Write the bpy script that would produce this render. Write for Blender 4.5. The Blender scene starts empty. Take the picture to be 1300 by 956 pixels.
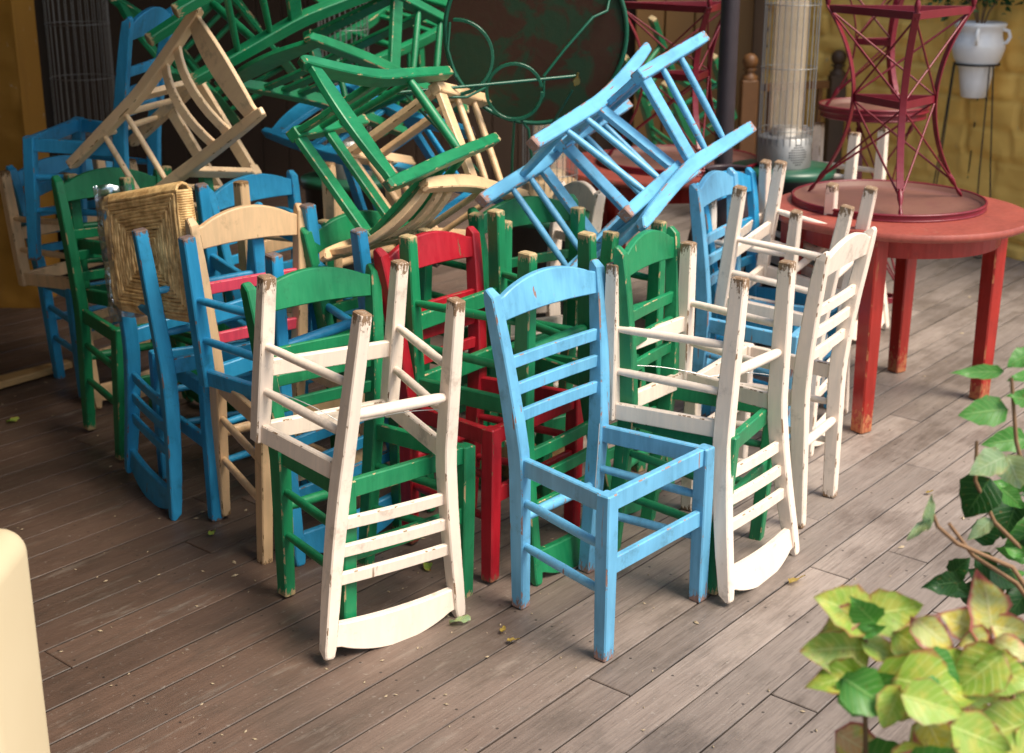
import bpy, math, random
from mathutils import Vector, Matrix, noise
R_ = random.Random(7)
PI = math.pi
scene = bpy.context.scene
COL = scene.collection
# ------------------------------------------------------------------ helpers
def link(o):
    COL.objects.link(o); return o
def empty(name, label, cat, M=None, loc=(0,0,0), rz=0.0, group=None):
    o = bpy.data.objects.new(name, None); link(o)
    o.empty_display_size = .1
    if M is not None: o.matrix_world = M
    else:
        o.location = loc; o.rotation_euler = (0,0,rz)
    o['label'] = label; o['category'] = cat
    if group: o['group'] = group
    return o
def tag(o, label, cat, group=None):
    o['label'] = label; o['category'] = cat
    if group: o['group'] = group
    return o
class MB:
    def __init__(s): s.v=[]; s.f=[]; s.sm=[]; s.e=[]
    def add(s, vs, fs, smooth=False, edge=None):
        s.e += edge if edge else [0.0]*len(fs)
        n=len(s.v); s.v += [tuple(v) for v in vs]
        s.f += [tuple(i+n for i in f) for f in fs]; s.sm += [smooth]*len(fs); return s
    def box(s, c, sz, M=None, ch=0.0):
        x,y,z=[a/2 for a in sz]
        if ch<=0:
            vs=[Vector((sx*x,sy*y,sz_*z)) for sx in(-1,1) for sy in(-1,1) for sz_ in(-1,1)]
            fs=[(0,1,3,2),(4,6,7,5),(0,4,5,1),(2,3,7,6),(0,2,6,4),(1,5,7,3)]
            C=Vector(c)
            if M: vs=[M@v for v in vs]
            s.add([v+C for v in vs],fs); return s
        # chamfered along z via sweep
        pts=[Vector((0,0,-z)),Vector((0,0,z))]
        C=Vector(c)
        t=MB(); t.sweep(pts,[2*x,2*x],[2*y,2*y],ch)
        vs=[Vector(v) for v in t.v]
        if M: vs=[M@v for v in vs]
        s.add([v+C for v in vs],t.f); return s
    def sweep(s, pts, ws, ds, ch, xdir=Vector((1,0,0)), cap=True):
        # rectangular chamfered section swept along pts; width along xdir
        rings=[]; n=len(pts)
        P=list(pts); W=list(ws); D=list(ds)
        if cap:
            t0=(P[1]-P[0]).normalized(); t1=(P[-1]-P[-2]).normalized()
            P=[P[0]]+[P[0]+t0*ch]+P[1:-1]+[P[-1]-t1*ch]+[P[-1]]
            W=[W[0]-2*ch]+[W[0]]+W[1:-1]+[W[-1]]+[W[-1]-2*ch]
            D=[D[0]-2*ch]+[D[0]]+D[1:-1]+[D[-1]]+[D[-1]-2*ch]
        vs=[];fs=[];ed=[]
        m=len(P)
        for i,p in enumerate(P):
            a=P[max(i-1,0)];b=P[min(i+1,m-1)]
            t=(b-a).normalized(); x=(xdir-t*xdir.dot(t)).normalized(); y=t.cross(x)
            w=max(W[i]/2,.0005); d=max(D[i]/2,.0005); c=min(ch,w*.6,d*.6)
            for (u,v) in((w-c,-d),(w,-d+c),(w,d-c),(w-c,d),(-w+c,d),(-w,d-c),(-w,-d+c),(-w+c,-d)):
                vs.append(p+x*u+y*v)
        for i in range(m-1):
            for k in range(8):
                a=i*8+k;b=i*8+(k+1)%8
                fs.append((a,b,b+8,a+8)); ed.append(1.0 if (k%2==0 or (cap and i in(0,m-2))) else 0.0)
        fs.append(tuple(range(7,-1,-1))); fs.append(tuple((m-1)*8+k for k in range(8))); ed+=[0.0,0.0]
        s.add(vs,fs,False,ed); return s
    def tube(s, pts, r, n=10, closed=False, smooth=True):
        pts=[Vector(p) for p in pts]; m=len(pts)
        rs=r if isinstance(r,(list,tuple)) else [r]*m
        vs=[];fs=[]; up=None
        for i,p in enumerate(pts):
            if closed: a=pts[(i-1)%m]; b=pts[(i+1)%m]
            else: a=pts[max(i-1,0)]; b=pts[min(i+1,m-1)]
            t=(b-a)
            t=t.normalized() if t.length>1e-9 else Vector((0,0,1))
            if up is None:
                up=Vector((0,0,1)) if abs(t.z)<.9 else Vector((1,0,0))
            x=(up-t*up.dot(t)).normalized(); up=x; y=t.cross(x)
            for k in range(n):
                a_=2*PI*k/n; vs.append(p+(x*math.cos(a_)+y*math.sin(a_))*rs[i])
        rg=m if closed else m-1
        for i in range(rg):
            j=(i+1)%m
            for k in range(n):
                k2=(k+1)%n; fs.append((i*n+k,i*n+k2,j*n+k2,j*n+k))
        s.add(vs,fs,smooth)
        if not closed:
            s.add(vs[:n],[tuple(range(n-1,-1,-1))]); s.add(vs[-n:],[tuple(range(n))])
        return s
    def lathe(s, prof, c=(0,0,0), n=32, smooth=True, cap=True):
        C=Vector(c); vs=[];fs=[]
        for (r,z) in prof:
            for k in range(n):
                a=2*PI*k/n; vs.append(C+Vector((r*math.cos(a),r*math.sin(a),z)))
        for i in range(len(prof)-1):
            for k in range(n):
                k2=(k+1)%n; fs.append((i*n+k,i*n+k2,(i+1)*n+k2,(i+1)*n+k))
        s.add(vs,fs,smooth)
        if cap:
            s.add(vs[:n],[tuple(range(n-1,-1,-1))]); s.add(vs[-n:],[tuple(range(n))])
        return s
    def mesh(s, name):
        me=bpy.data.meshes.new(name); me.from_pydata(s.v,[],s.f)
        me.polygons.foreach_set('use_smooth',s.sm); me.update()
        if any(s.e):
            at=me.attributes.new('edge','FLOAT','FACE'); at.data.foreach_set('value',s.e)
        return me
    def build(s, name, mat, parent=None, kind=None):
        me=s.mesh(name); 
        if mat: me.materials.append(mat)
        o=bpy.data.objects.new(name,me); link(o)
        if parent: o.parent=parent
        if kind: o['kind']=kind
        return o
# ------------------------------------------------------------------ materials
def srgb(r,g,b):
    f=lambda c:(c/255/12.92 if c/255<=.04045 else ((c/255+.055)/1.055)**2.4)
    return (f(r),f(g),f(b),1)
class NT:
    def __init__(s,name):
        s.m=bpy.data.materials.new(name); s.m.use_nodes=True; s.t=s.m.node_tree; s.n=s.t.nodes; s.l=s.t.links
        s.b=s.n['Principled BSDF']
    def node(s,t,**k):
        n=s.n.new(t)
        for a,b in k.items():
            if a.startswith('i_'):
                key=a[2:]; key=int(key) if key.isdigit() else key.replace('_',' ')
                n.inputs[key].default_value=b
            else: setattr(n,a,b)
        return n
    def ln(s,a,b): s.l.new(a,b)
    def noise(s,vec,scale,detail=3,rough=.55,dist=0):
        n=s.node('ShaderNodeTexNoise'); n.inputs['Scale'].default_value=scale; n.inputs['Detail'].default_value=detail
        n.inputs['Roughness'].default_value=rough; n.inputs['Distortion'].default_value=dist
        if vec is not None: s.ln(vec,n.inputs['Vector'])
        return n.outputs['Fac']
    def ramp(s,fac,stops):
        n=s.node('ShaderNodeValToRGB'); e=n.color_ramp.elements
        while len(e)<len(stops): e.new(.5)
        for k,(p,c) in zip(e,stops):
            k.position=p; k.color=c if isinstance(c,(tuple,list)) else (c,c,c,1)
        s.ln(fac,n.inputs['Fac']); return n.outputs['Color']
    def mix(s,fac,a,b,mode='MIX'):
        n=s.node('ShaderNodeMix',data_type='RGBA',blend_type=mode)
        for inp,v in ((0,fac),(6,a),(7,b)):
            if hasattr(v,'is_linked') or hasattr(v,'links'): s.ln(v,n.inputs[inp])
            else: n.inputs[inp].default_value=v
        return n.outputs[2]
    def math(s,op,a,b=0.0,c=None):
        n=s.node('ShaderNodeMath',operation=op)
        for i,v in enumerate((a,b)+((c,) if c is not None else ())):
            if hasattr(v,'links'): s.ln(v,n.inputs[i])
            else: n.inputs[i].default_value=v
        return n.outputs[0]
    def mapr(s,v,a,b,c=0,d=1,smooth=True):
        n=s.node('ShaderNodeMapRange'); 
        if smooth: n.interpolation_type='SMOOTHSTEP'
        s.ln(v,n.inputs[0])
        for i,x in zip((1,2,3,4),(a,b,c,d)): n.inputs[i].default_value=x
        return n.outputs[0]
    def bump(s,h,strength=.3,dist=.002):
        n=s.node('ShaderNodeBump'); n.inputs['Strength'].default_value=strength; n.inputs['Distance'].default_value=dist
        s.ln(h,n.inputs['Height']); s.ln(n.outputs[0],s.b.inputs['Normal'])
    def objvec(s): return s.node('ShaderNodeTexCoord').outputs['Object']
    def scaled(s,vec,sc,rnd=0):
        n=s.node('ShaderNodeMapping'); n.inputs['Scale'].default_value=sc; s.ln(vec,n.inputs['Vector'])
        if rnd:
            oi=s.node('ShaderNodeObjectInfo'); m=s.math('MULTIPLY',oi.outputs['Random'],rnd); s.ln(m,n.inputs['Location'])
        return n.outputs[0]
def paint(name, col, wood=(.42,.26,.13,1), wear=.5, dirt=.25, rough=.42, dark=.75, scratch=.0, edgew=0.0):
    t=NT(name); v=t.objvec(); v2=t.scaled(v,(1,1,1),17)
    sep=t.node('ShaderNodeSeparateXYZ'); t.ln(v,sep.inputs[0])
    nz=t.noise(v2,34,4,.65); big=t.noise(v2,7,2,.5)
    # paint rubbed off at the feet (local z near 0)
    fz=t.noise(t.scaled(v2,(2.2,2.2,.8)),48,5,.75)
    h=t.math('SUBTRACT',sep.outputs[2],t.math('MULTIPLY',t.mapr(fz,.40,.66,0,1,False),.085*wear))
    foot=t.mapr(h,-.004,.0045,1,0)
    # long grain scratches, sparse chips
    sc=t.noise(t.scaled(v,(60,60,4),23),1.0,3,.6)
    thr=.70-scratch
    chips=t.math('MULTIPLY',t.mapr(sc,thr,thr+.03,0,1),t.mapr(big,.56-scratch*.6,.62-scratch*.6,0,1))
    ea=t.node('ShaderNodeAttribute',attribute_name='edge').outputs['Fac']
    en=t.noise(t.scaled(v2,(1,1,.45)),26,4,.7)
    edge=t.math('MULTIPLY',ea,t.mapr(en,.565-edgew*.12,.60-edgew*.12,0,1))
    chips=t.math('MAXIMUM',chips,edge)
    m=t.math('MAXIMUM',foot,chips)
    c0=t.mix(t.mapr(big,.3,.7,0,1),(col[0]*dark,col[1]*dark,col[2]*dark,1),col)
    fine=t.noise(t.scaled(v,(14,14,3),9),3,4,.6)
    c1=t.mix(t.math('MULTIPLY',t.mapr(fine,.5,.75,0,1),dirt*.6),c0,(col[0]*.72+.012,col[1]*.72+.010,col[2]*.72+.008,1))
    wd=t.mix(nz,wood,(wood[0]*.35,wood[1]*.32,wood[2]*.3,1))
    br=t.noise(t.scaled(v2,(55,55,5)),1.0,3,.6)
    c1=t.mix(t.mapr(br,.35,.7,0,.38),c1,(min(1,col[0]*1.25+.02),min(1,col[1]*1.18+.02),min(1,col[2]*1.12+.02),1))
    gr=t.noise(v2,11,5,.75); c1=t.mix(t.math('MULTIPLY',t.mapr(gr,.54,.70,0,1),.5),c1,(col[0]*.45,col[1]*.42,col[2]*.38,1))
    c=t.mix(m,c1,wd)
    t.ln(c,t.b.inputs['Base Color'])
    t.ln(t.math('ADD',t.math('MULTIPLY',m,.35),t.math('ADD',rough-.08,t.math('MULTIPLY',nz,.2))),t.b.inputs['Roughness'])
    t.b.inputs['Specular IOR Level'].default_value=.55
    hh=t.math('ADD',t.math('MULTIPLY',m,-1.2),t.math('MULTIPLY',br,.8))
    t.bump(hh,.6,.0012)
    return t.m
def simple(name,col,rough=.5,metal=0,var=.25,scale=12,bump=.2,bd=.002,spec=.5):
    t=NT(name); v=t.objvec(); n=t.noise(t.scaled(v,(1,1,1),5),scale,4,.6)
    c=t.mix(n,(col[0]*(1-var),col[1]*(1-var),col[2]*(1-var),1),(min(1,col[0]*(1+var)),min(1,col[1]*(1+var)),min(1,col[2]*(1+var)),1))
    t.ln(c,t.b.inputs['Base Color']); t.b.inputs['Metallic'].default_value=metal
    t.ln(t.math('ADD',rough-.1,t.math('MULTIPLY',n,.2)),t.b.inputs['Roughness'])
    t.b.inputs['Specular IOR Level'].default_value=spec
    if bump: t.bump(t.noise(v,scale*4,3),bump,bd)
    return t.m
MAT={}
MAT['blue']=paint('blue_paint',(.020,.32,.61,1),wood=(.30,.20,.17,1),wear=.25,scratch=.03)
MAT['blue_worn']=paint('worn_blue_paint',(.125,.40,.64,1),wood=(.42,.25,.21,1),wear=.5,scratch=.07,edgew=.06,rough=.33)
MAT['green']=paint('green_paint',(.002,.20,.075,1),wood=(.62,.45,.24,1),wear=.35,scratch=.02,edgew=.1)
MAT['white']=paint('cream_white_paint',(.79,.66,.56,1),wood=(.34,.21,.12,1),wear=.62,edgew=.03,scratch=-.01,dark=.93,dirt=.15)
MAT['cream']=paint('cream_tan_paint',(.74,.49,.28,1),wood=(.34,.19,.08,1),wear=.35,scratch=.015,dark=.88,dirt=.25)
MAT['lit_cream']=paint('lit_cream_paint',(.90,.62,.38,1),wood=(.5,.3,.14,1),wear=.2,dark=.9,dirt=.2)  # cream lightened: light on the tipped tan chair put into its colour
MAT['white_clean']=paint('clean_cream_white_paint',(.79,.66,.56,1),wood=(.33,.19,.10,1),wear=.35,edgew=.02,scratch=.0,dark=.93,dirt=.12)
MAT['red']=paint('red_paint',(.38,.004,.016,1),wood=(.30,.10,.05,1),wear=.3,scratch=.03)
MAT['pink']=paint('pink_paint',(.78,.07,.13,1),wood=(.4,.2,.1,1),wear=.3)
# ------------------------------------------------------------------ the taverna chair

WF,WRF,WRS,WRT,DD,HH,YT,YF = .202,.138,.159,.206,.163,.882,.059,.013
def post_pt(z,s,off=0.0):
    if z<=.42:
        t=z/.42; return Vector((s*(WRF+(WRS-WRF)*t-off),DD+YF*(1-t),z))
    t=(z-.42)/(HH-.42); return Vector((s*(WRS+(WRT-WRS)*t-off),DD+YT*t**1.4,z))
def chair_part_meshes(style='plain'):
    bow={'plain':.004,'curved':.048,'dowel':.006}[style]
    out=[]   # (name, MB, kind) kind: body / slat
    for s in(-1,1):
        b=MB(); p=[Vector((s*WF,-DD,z)) for z in(0,.15,.30,.444)]
        b.sweep(p,[.038,.040,.042,.040],[.038,.040,.042,.040],.0035); out.append(('leg',b,'body'))
        b=MB(); zs=[0,.14,.28,.40,.46,.53,.60,.68,.76,.82,.862,HH]
        b.sweep([post_pt(z,s)+(Vector((0,.010,0)) if z==HH else Vector()) for z in zs],[.034,.036,.037,.038,.038,.038,.037,.036,.035,.034,.033,.027],
                [.040,.043,.046,.048,.048,.047,.045,.043,.041,.038,.034,.016],.0035); out.append(('back_post',b,'body'))
    # seat rails
    for s in(-1,1):
        b=MB(); a=Vector((s*WF,-DD+.017,.417)); c=post_pt(.417,s)+Vector((0,-.018,0))
        b.sweep([a,c],[.048,.048],[.021,.021],.003,xdir=Vector((0,0,1))); out.append(('seat_rail',b,'body'))
    b=MB(); b.sweep([Vector((-WF+.017,-DD,.419)),Vector((WF-.017,-DD,.419))],[.049,.049],[.021,.021],.003,xdir=Vector((0,0,1))); out.append(('seat_rail',b,'body'))
    # side dowels
    for s in(-1,1):
        for zf,zr in((.302,.314),(.182,.186)):
            b=MB(); a=Vector((s*WF,-DD+.015,zf)); c=post_pt(zr,s)+Vector((0,-.015,0)); m=(a+c)/2
            b.tube([a,a.lerp(c,.12),m,a.lerp(c,.88),c],[.0095,.0115,.0125,.0115,.0095],10); out.append(('stretcher',b,'body'))
    for zb in ((.20,.33) if style=='curved' else (.262,)):
      b=MB(); a=post_pt(zb,-1)+Vector((.014,0,0)); c=post_pt(zb,1)-Vector((.014,0,0))
      r_=.011 if style=='curved' else .015; b.tube([a,a.lerp(c,.1),(a+c)/2,a.lerp(c,.9),c],[r_*.75,r_*.93,r_,r_*.93,r_*.75],12); out.append(('back_stretcher',b,'body'))
    b=MB(); b.sweep([Vector((-WF+.017,-DD,.245)),Vector((WF-.017,-DD,.245))],[.046,.046],[.018,.018],.003,xdir=Vector((0,0,1))); out.append(('front_stretcher',b,'body'))
    # slats
    for z in((.60,.69) if style=='curved' else (.546,.617,.688)):
        b=MB(); a=post_pt(z,-1)+Vector((.014,0,0)); c=post_pt(z,1)-Vector((.014,0,0))
        pts=[a.lerp(c,i/8)+Vector((0,bow*(1-((i/8-.5)*2)**2),0)) for i in range(9)]
        if style=='dowel': b.tube(pts,[.009]+[.0115]*7+[.009],12)
        else: b.sweep(pts,[.033]*9,[.015]*9,.0025,xdir=Vector((0,0,1))); out.append(('slat',b,'slat'))
    # top rail with an arched crest
    b=MB(); vs=[];fs=[]; N=20
    for i in range(N+1):
        u=i/N*2-1; x=u*(WRT-.018); base=post_pt(.835,1).y+bow*.9*(1-u*u)
        top=.857+.040*max(0,math.cos(u*PI/2*1.08))**.8 if abs(u)<.92 else .857
        bot=.797+.008*(1-u*u)
        for (z,dy,cut) in((bot,0,0),):
            pass
        c=.003
        prof=[(bot+c,-.010),(top-c,-.010),(top,-.010+c),(top,.010-c),(top-c,.010),(bot+c,.010),(bot,.010-c),(bot,-.010+c)]
        lean=lambda z:(z-.835)*.17
        for z,y in prof: vs.append(Vector((x,base+y+lean(z),z)))
    for i in range(N):
        for k in range(8):
            k2=(k+1)%8; fs.append((i*8+k,i*8+k2,(i+1)*8+k2,(i+1)*8+k))
    fs.append(tuple(range(7,-1,-1))); fs.append(tuple(N*8+k for k in range(8)))
    b.add(vs,fs); out.append(('top_rail',b,'body'))
    return out
PARTS={k:chair_part_meshes(k) for k in('plain','curved','dowel')}
CH={}
def chair_meshes(col,style='plain'):
    if (col,style) not in CH:
        L=[]
        for n,b,k in PARTS[style]:
            me=b.mesh(n); me.materials.append(MAT['pink'] if (col=='cream_pink' and k=='slat') else MAT[{'cream_pink':'cream'}.get(col,col)])
            L.append((n,me,k))
        CH[(col,style)]=L
    return CH[(col,style)]
def place_chair(M, col, label, group, style='plain'):
    r=empty('taverna_chair',label,'chair',M=M,group=group)
    for n,me,k in chair_meshes(col,style):
        o=bpy.data.objects.new(n,me); link(o); o.parent=r
        if k=='slat' and col=='cream_pink': o['label']='pink painted slat'
    return r
def pose_matrix(p):
    R,t,S=p
    return Matrix(((R[0][0]*S[0],R[0][1]*S[1],R[0][2]*S[2],t[0]),(R[1][0]*S[0],R[1][1]*S[1],R[1][2]*S[2],t[1]),(R[2][0]*S[0],R[2][1]*S[1],R[2][2]*S[2],t[2]),(0,0,0,1)))
def mate(x,y,yaw):
    return Matrix.Translation((x,y,0))@Matrix.Rotation(yaw,4,'Z')

SKY_STRENGTH=.135; SUN_ENERGY=2.5; SUN_ANGLE=28; EXPOSURE=1.0; SUN_E=56; SUN_A=122; WB_T=7000; WB_TINT=6
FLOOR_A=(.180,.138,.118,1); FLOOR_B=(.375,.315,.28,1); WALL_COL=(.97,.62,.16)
SHADE_ROOF=[(-8,.0,-1,10),(.0,1.0,7.6,10)]; SHADE_ROOF_Z=2.95

# ------------------------------------------------------------------ camera, light
cam=bpy.data.cameras.new('Camera'); co=bpy.data.objects.new('Camera',cam); link(co); scene.camera=co
cam.sensor_width=36; cam.lens=1705.286*36/1300; cam.shift_y=-44.5/1300; cam.clip_start=.05; cam.clip_end=300
co.location=(0,0,1.741); co.rotation_euler=(PI/2-.297,0,0)
cam.dof.use_dof=True; cam.dof.focus_distance=3.35; cam.dof.aperture_fstop=4.0
w=bpy.data.worlds.new('World'); scene.world=w; w.use_nodes=True
nt=w.node_tree; bg=nt.nodes['Background']; sky=nt.nodes.new('ShaderNodeTexSky'); sky.sky_type='NISHITA'; sky.sun_disc=False
SUN_EL,SUN_AZ=math.radians(SUN_E),math.radians(SUN_A)   # azimuth measured from +Y towards +X
sky.sun_elevation=SUN_EL; sky.sun_rotation=SUN_AZ; sky.dust_density=2.0; sky.air_density=1.0
nt.links.new(sky.outputs[0],bg.inputs[0]); bg.inputs[1].default_value=SKY_STRENGTH
sl=bpy.data.lights.new('sun','SUN'); so=bpy.data.objects.new('sun',sl); link(so)
sl.energy=SUN_ENERGY; sl.angle=math.radians(SUN_ANGLE); sl.color=(1,.93,.84)
sd=Vector((math.sin(SUN_AZ)*math.cos(SUN_EL),math.cos(SUN_AZ)*math.cos(SUN_EL),math.sin(SUN_EL)))
so.rotation_euler=sd.to_track_quat('Z','Y').to_euler()
scene.view_settings.view_transform='Standard'; scene.view_settings.look='None'; scene.view_settings.gamma=1; scene.view_settings.exposure=EXPOSURE
scene.cycles.max_bounces=5
scene.view_settings.use_white_balance=True; scene.view_settings.white_balance_temperature=WB_T; scene.view_settings.white_balance_tint=WB_TINT
# ------------------------------------------------------------------ floor
def floor_mat():
    t=NT('weathered_deck_boards'); v=t.objvec()
    at=t.node('ShaderNodeAttribute',attribute_name='tone'); sep=t.node('ShaderNodeSeparateColor'); t.ln(at.outputs['Color'],sep.inputs[0])
    tone,off=sep.outputs[0],sep.outputs[1]
    cmb=t.node('ShaderNodeCombineXYZ'); t.ln(t.math('MULTIPLY',off,40),cmb.inputs[0]); t.ln(t.math('MULTIPLY',off,17),cmb.inputs[1])
    add=t.node('ShaderNodeVectorMath',operation='ADD'); t.ln(v,add.inputs[0]); t.ln(cmb.outputs[0],add.inputs[1]); vv=add.outputs[0]
    grain=t.noise(t.scaled(vv,(7,170,5)),1.0,6,.7,.3); dash=t.noise(t.scaled(vv,(9,120,5)),1.0,2,.5)
    streak=t.noise(t.scaled(vv,(2.0,34,3)),1.0,5,.7,.3)
    blot=t.noise(v,3.2,5,.62); blot2=t.noise(t.scaled(vv,(.8,5,1)),4.0,5,.7); fine=t.noise(v,60,3,.6)
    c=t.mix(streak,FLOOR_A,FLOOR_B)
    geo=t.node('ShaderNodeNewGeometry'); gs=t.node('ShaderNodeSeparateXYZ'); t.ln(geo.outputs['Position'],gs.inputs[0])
    left_shade=t.mapr(t.math('ADD',gs.outputs[0],t.math('MULTIPLY',blot,.9)),-.5,1.5,.9,0)   # shade on the left put into the boards as darker brown
    c=t.mix(left_shade,c,t.mix(streak,(.060,.030,.020,1),(.135,.075,.050,1)))
    c=t.mix(t.mapr(grain,.42,.72,0,.45),c,(.055,.038,.030,1)); c=t.mix(t.mapr(dash,.66,.74,0,.6),c,(.04,.028,.022,1))
    c=t.mix(t.math('MULTIPLY',t.mapr(blot,.42,.70,0,1),.42),c,(.075,.052,.040,1))
    c=t.mix(t.math('MULTIPLY',t.mapr(blot2,.55,.72,0,1),.5),c,(.34,.28,.24,1))
    c=t.mix(t.math('MULTIPLY',t.mapr(fine,.62,.72,0,1),.25),c,(.42,.38,.34,1))
    dirt=t.mapr(t.math('MULTIPLY',blot2,t.mapr(blot,.3,.6,.6,1)),.42,.60,0,.35); c=t.mix(t.math('MULTIPLY',dirt,t.mapr(fine,.3,.6,.5,1)),c,(.05,.036,.028,1))
    sp=t.node('ShaderNodeSeparateXYZ'); t.ln(v,sp.inputs[0])
    fy=t.math('ABSOLUTE',t.math('SUBTRACT',t.math('FRACT',t.math('DIVIDE',t.math('ADD',sp.outputs[1],.0405),.1255)),.5))
    seam=t.mapr(t.math('ADD',fy,t.math('MULTIPLY',t.math('SUBTRACT',grain,.5),.035)),.462,.490,0,.7)
    c=t.mix(seam,c,(.022,.016,.013,1))
    nx=t.math('MULTIPLY',t.math('SUBTRACT',t.math('FRACT',t.math('DIVIDE',sp.outputs[0],.45)),.5),.45)
    ny=t.math('SUBTRACT',t.math('MULTIPLY',fy,.1255),.036)
    nd=t.math('SQRT',t.math('ADD',t.math('MULTIPLY',nx,nx),t.math('MULTIPLY',ny,ny)))
    c=t.mix(t.mapr(nd,.0028,.0045,.8,0),c,(.02,.015,.013,1))
    g=t.node('ShaderNodeHueSaturation'); t.ln(c,g.inputs['Color']); t.ln(t.math('ADD',.80,t.math('MULTIPLY',tone,.36)),g.inputs['Value'])
    t.ln(g.outputs[0],t.b.inputs['Base Color'])
    t.ln(t.mapr(blot2,.3,.7,.62,.38),t.b.inputs['Roughness'])
    t.b.inputs['Specular IOR Level'].default_value=.45
    t.bump(t.math('ADD',grain,t.math('MULTIPLY',fine,.3)),.55,.002)
    return t.m
def build_floor():
    rr=random.Random(3); b=MB(); cols=[]
    W=.1255; g=.0036
    for i in range(-22,96):
        y0=i*W-.0405+.0; x=-5+rr.uniform(0,2.4)-2.4
        while x<10:
            L=rr.choice([1.8,2.4,3.0,3.6])*rr.uniform(.9,1.1); x1=x+L-.003
            z=rr.uniform(-.0016,.0004); tw=rr.uniform(-.0006,.0006); e=.0022
            ya,yb=y0+g/2,y0+W-g/2
            vs=[(x,ya,z-.022),(x1,ya,z-.022),(x1,yb,z-.022),(x,yb,z-.022),
                (x,ya,z-.002+tw),(x1,ya,z-.002+tw),(x1,yb,z-.002-tw),(x,yb,z-.002-tw),
                (x+e,ya+e,z+tw),(x1-e,ya+e,z+tw),(x1-e,yb-e,z-tw),(x+e,yb-e,z-tw)]
            b.add(vs,[(0,1,5,4),(1,2,6,5),(2,3,7,6),(3,0,4,7),(4,5,9,8),(5,6,10,9),(6,7,11,10),(7,4,8,11),(8,9,10,11)])
            cols += [(rr.random(),rr.random(),0,1)]*12
            x=x1+.003
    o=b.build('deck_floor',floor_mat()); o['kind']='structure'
    ca=o.data.color_attributes.new('tone','FLOAT_COLOR','POINT')
    ca.data.foreach_set('color',[c for q in cols for c in q])
    o.rotation_euler=(0,0,math.radians(50))
    b=MB(); b.add([(-60,-60,-.024),(60,-60,-.024),(60,60,-.024),(-60,60,-.024)],[(0,1,2,3)])
    g_=b.build('ground',simple('dark_earth',(.03,.022,.018),.9)); g_['kind']='structure'
build_floor()
# ------------------------------------------------------------------ walls and roof
def stone_wall(name,a,b_,z1,mat,label,seed=1,amp=.045,res=.022):
    a=Vector(a);c=Vector(b_); L=(c-a).length; d=(c-a)/L; nrm=Vector((d.y,-d.x,0))
    if nrm.y>0: nrm=-nrm
    rr=random.Random(seed); rows=[];z=-.03
    while z<z1:
        h=rr.uniform(.10,.17); bx=[];x=-rr.uniform(0,.3)
        while x<L+.5:
            wd=rr.uniform(.2,.46); bx.append((x,x+wd,rr.uniform(-.6,1),rr.uniform(-.5,.5))); x+=wd
        rows.append((z,z+h,bx)); z+=h
    nx=int(L/res);nz=int((z1+.03)/res); vs=[];fs=[]
    ri=0
    for j in range(nz+1):
        z=-.03+(z1+.03)*j/nz
        for i in range(nx+1):
            x=L*i/nx
            zz=z+.014*noise.noise(Vector((x*3,z*3,seed)))
            xx=x+.012*noise.noise(Vector((x*4,z*4,seed+9)))
            r=next((r for r in rows if r[0]<=zz<r[1]),rows[0] if zz<0 else rows[-1])
            bk=next((q for q in r[2] if q[0]<=xx<q[1]),r[2][-1])
            e=min(zz-r[0],r[1]-zz,xx-bk[0],bk[1]-xx)
            h=min(1,max(0,e/.018))**.5
            dep=amp*(h*(.7+.3*bk[2])+h*.35*noise.noise(Vector((x*5+bk[3]*9,z*6,seed))))+.010*noise.noise(Vector((x*9,z*9,seed+4)))+.005*noise.noise(Vector((x*25,z*25,seed+4)))*h
            p=a+d*x+nrm*dep; vs.append((p.x,p.y,z))
    for j in range(nz):
        for i in range(nx):
            q=j*(nx+1)+i; fs.append((q,q+1,q+nx+2,q+nx+1) )
    m=MB(); m.add(vs,fs,True)
    # body behind the face
    bk=[a-nrm*.3,c-nrm*.3]; n=len(m.v)
    A,B,C_,D_=a-nrm*.02,c-nrm*.02,c-nrm*.32,a-nrm*.32
    P=[(q.x,q.y,z) for z in(-.02,z1-.01) for q in(A,B,C_,D_)]
    m.add(P,[(0,1,5,4),(1,2,6,5),(2,3,7,6),(3,0,4,7),(4,5,6,7)])
    o=m.build(name,mat); tag(o,label,'wall'); return o
def wall_mat(name,col):
    t=NT(name); v=t.objvec(); n=t.noise(v,2.2,5,.6); n2=t.noise(v,14,4,.6); n3=t.noise(t.scaled(v,(1,1,.25)),6,4,.6)
    c=t.mix(n,(col[0]*.8,col[1]*.72,col[2]*.6,1),(col[0]*1.12,col[1]*1.1,col[2]*1.1,1))
    c=t.mix(t.math('MULTIPLY',t.mapr(n3,.5,.75,0,1),.45),c,(col[0]*.5,col[1]*.42,col[2]*.5,1))
    c=t.mix(t.math('MULTIPLY',t.mapr(n2,.66,.74,0,1),.4),c,(.55,.48,.36,1))
    t.ln(c,t.b.inputs['Base Color']); t.b.inputs['Roughness'].default_value=.72
    t.bump(t.noise(v,45,4,.7),.35,.004); return t.m
YW=wall_mat('yellow_painted_stone',WALL_COL)
stone_wall('stone_wall',(3.62,6.0,0),(1.70,9.07,0),3.1,YW,'yellow painted rough stone wall behind the white urn',1)
stone_wall('stone_wall',(-3.6,6.25,0),(-2.27,6.25,0),3.1,wall_mat('shaded_yellow_stone',(.42,.20,.025)),'shaded yellow stone wall at the left edge behind the blue chairs',5,amp=.014)  # shade on this wall put into a darker copy of the yellow
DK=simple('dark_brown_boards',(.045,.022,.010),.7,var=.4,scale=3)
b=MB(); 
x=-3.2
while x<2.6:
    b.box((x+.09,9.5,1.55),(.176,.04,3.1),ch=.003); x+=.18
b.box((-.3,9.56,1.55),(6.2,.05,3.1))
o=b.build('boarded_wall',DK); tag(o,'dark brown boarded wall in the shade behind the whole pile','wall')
b=MB(); 
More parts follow.
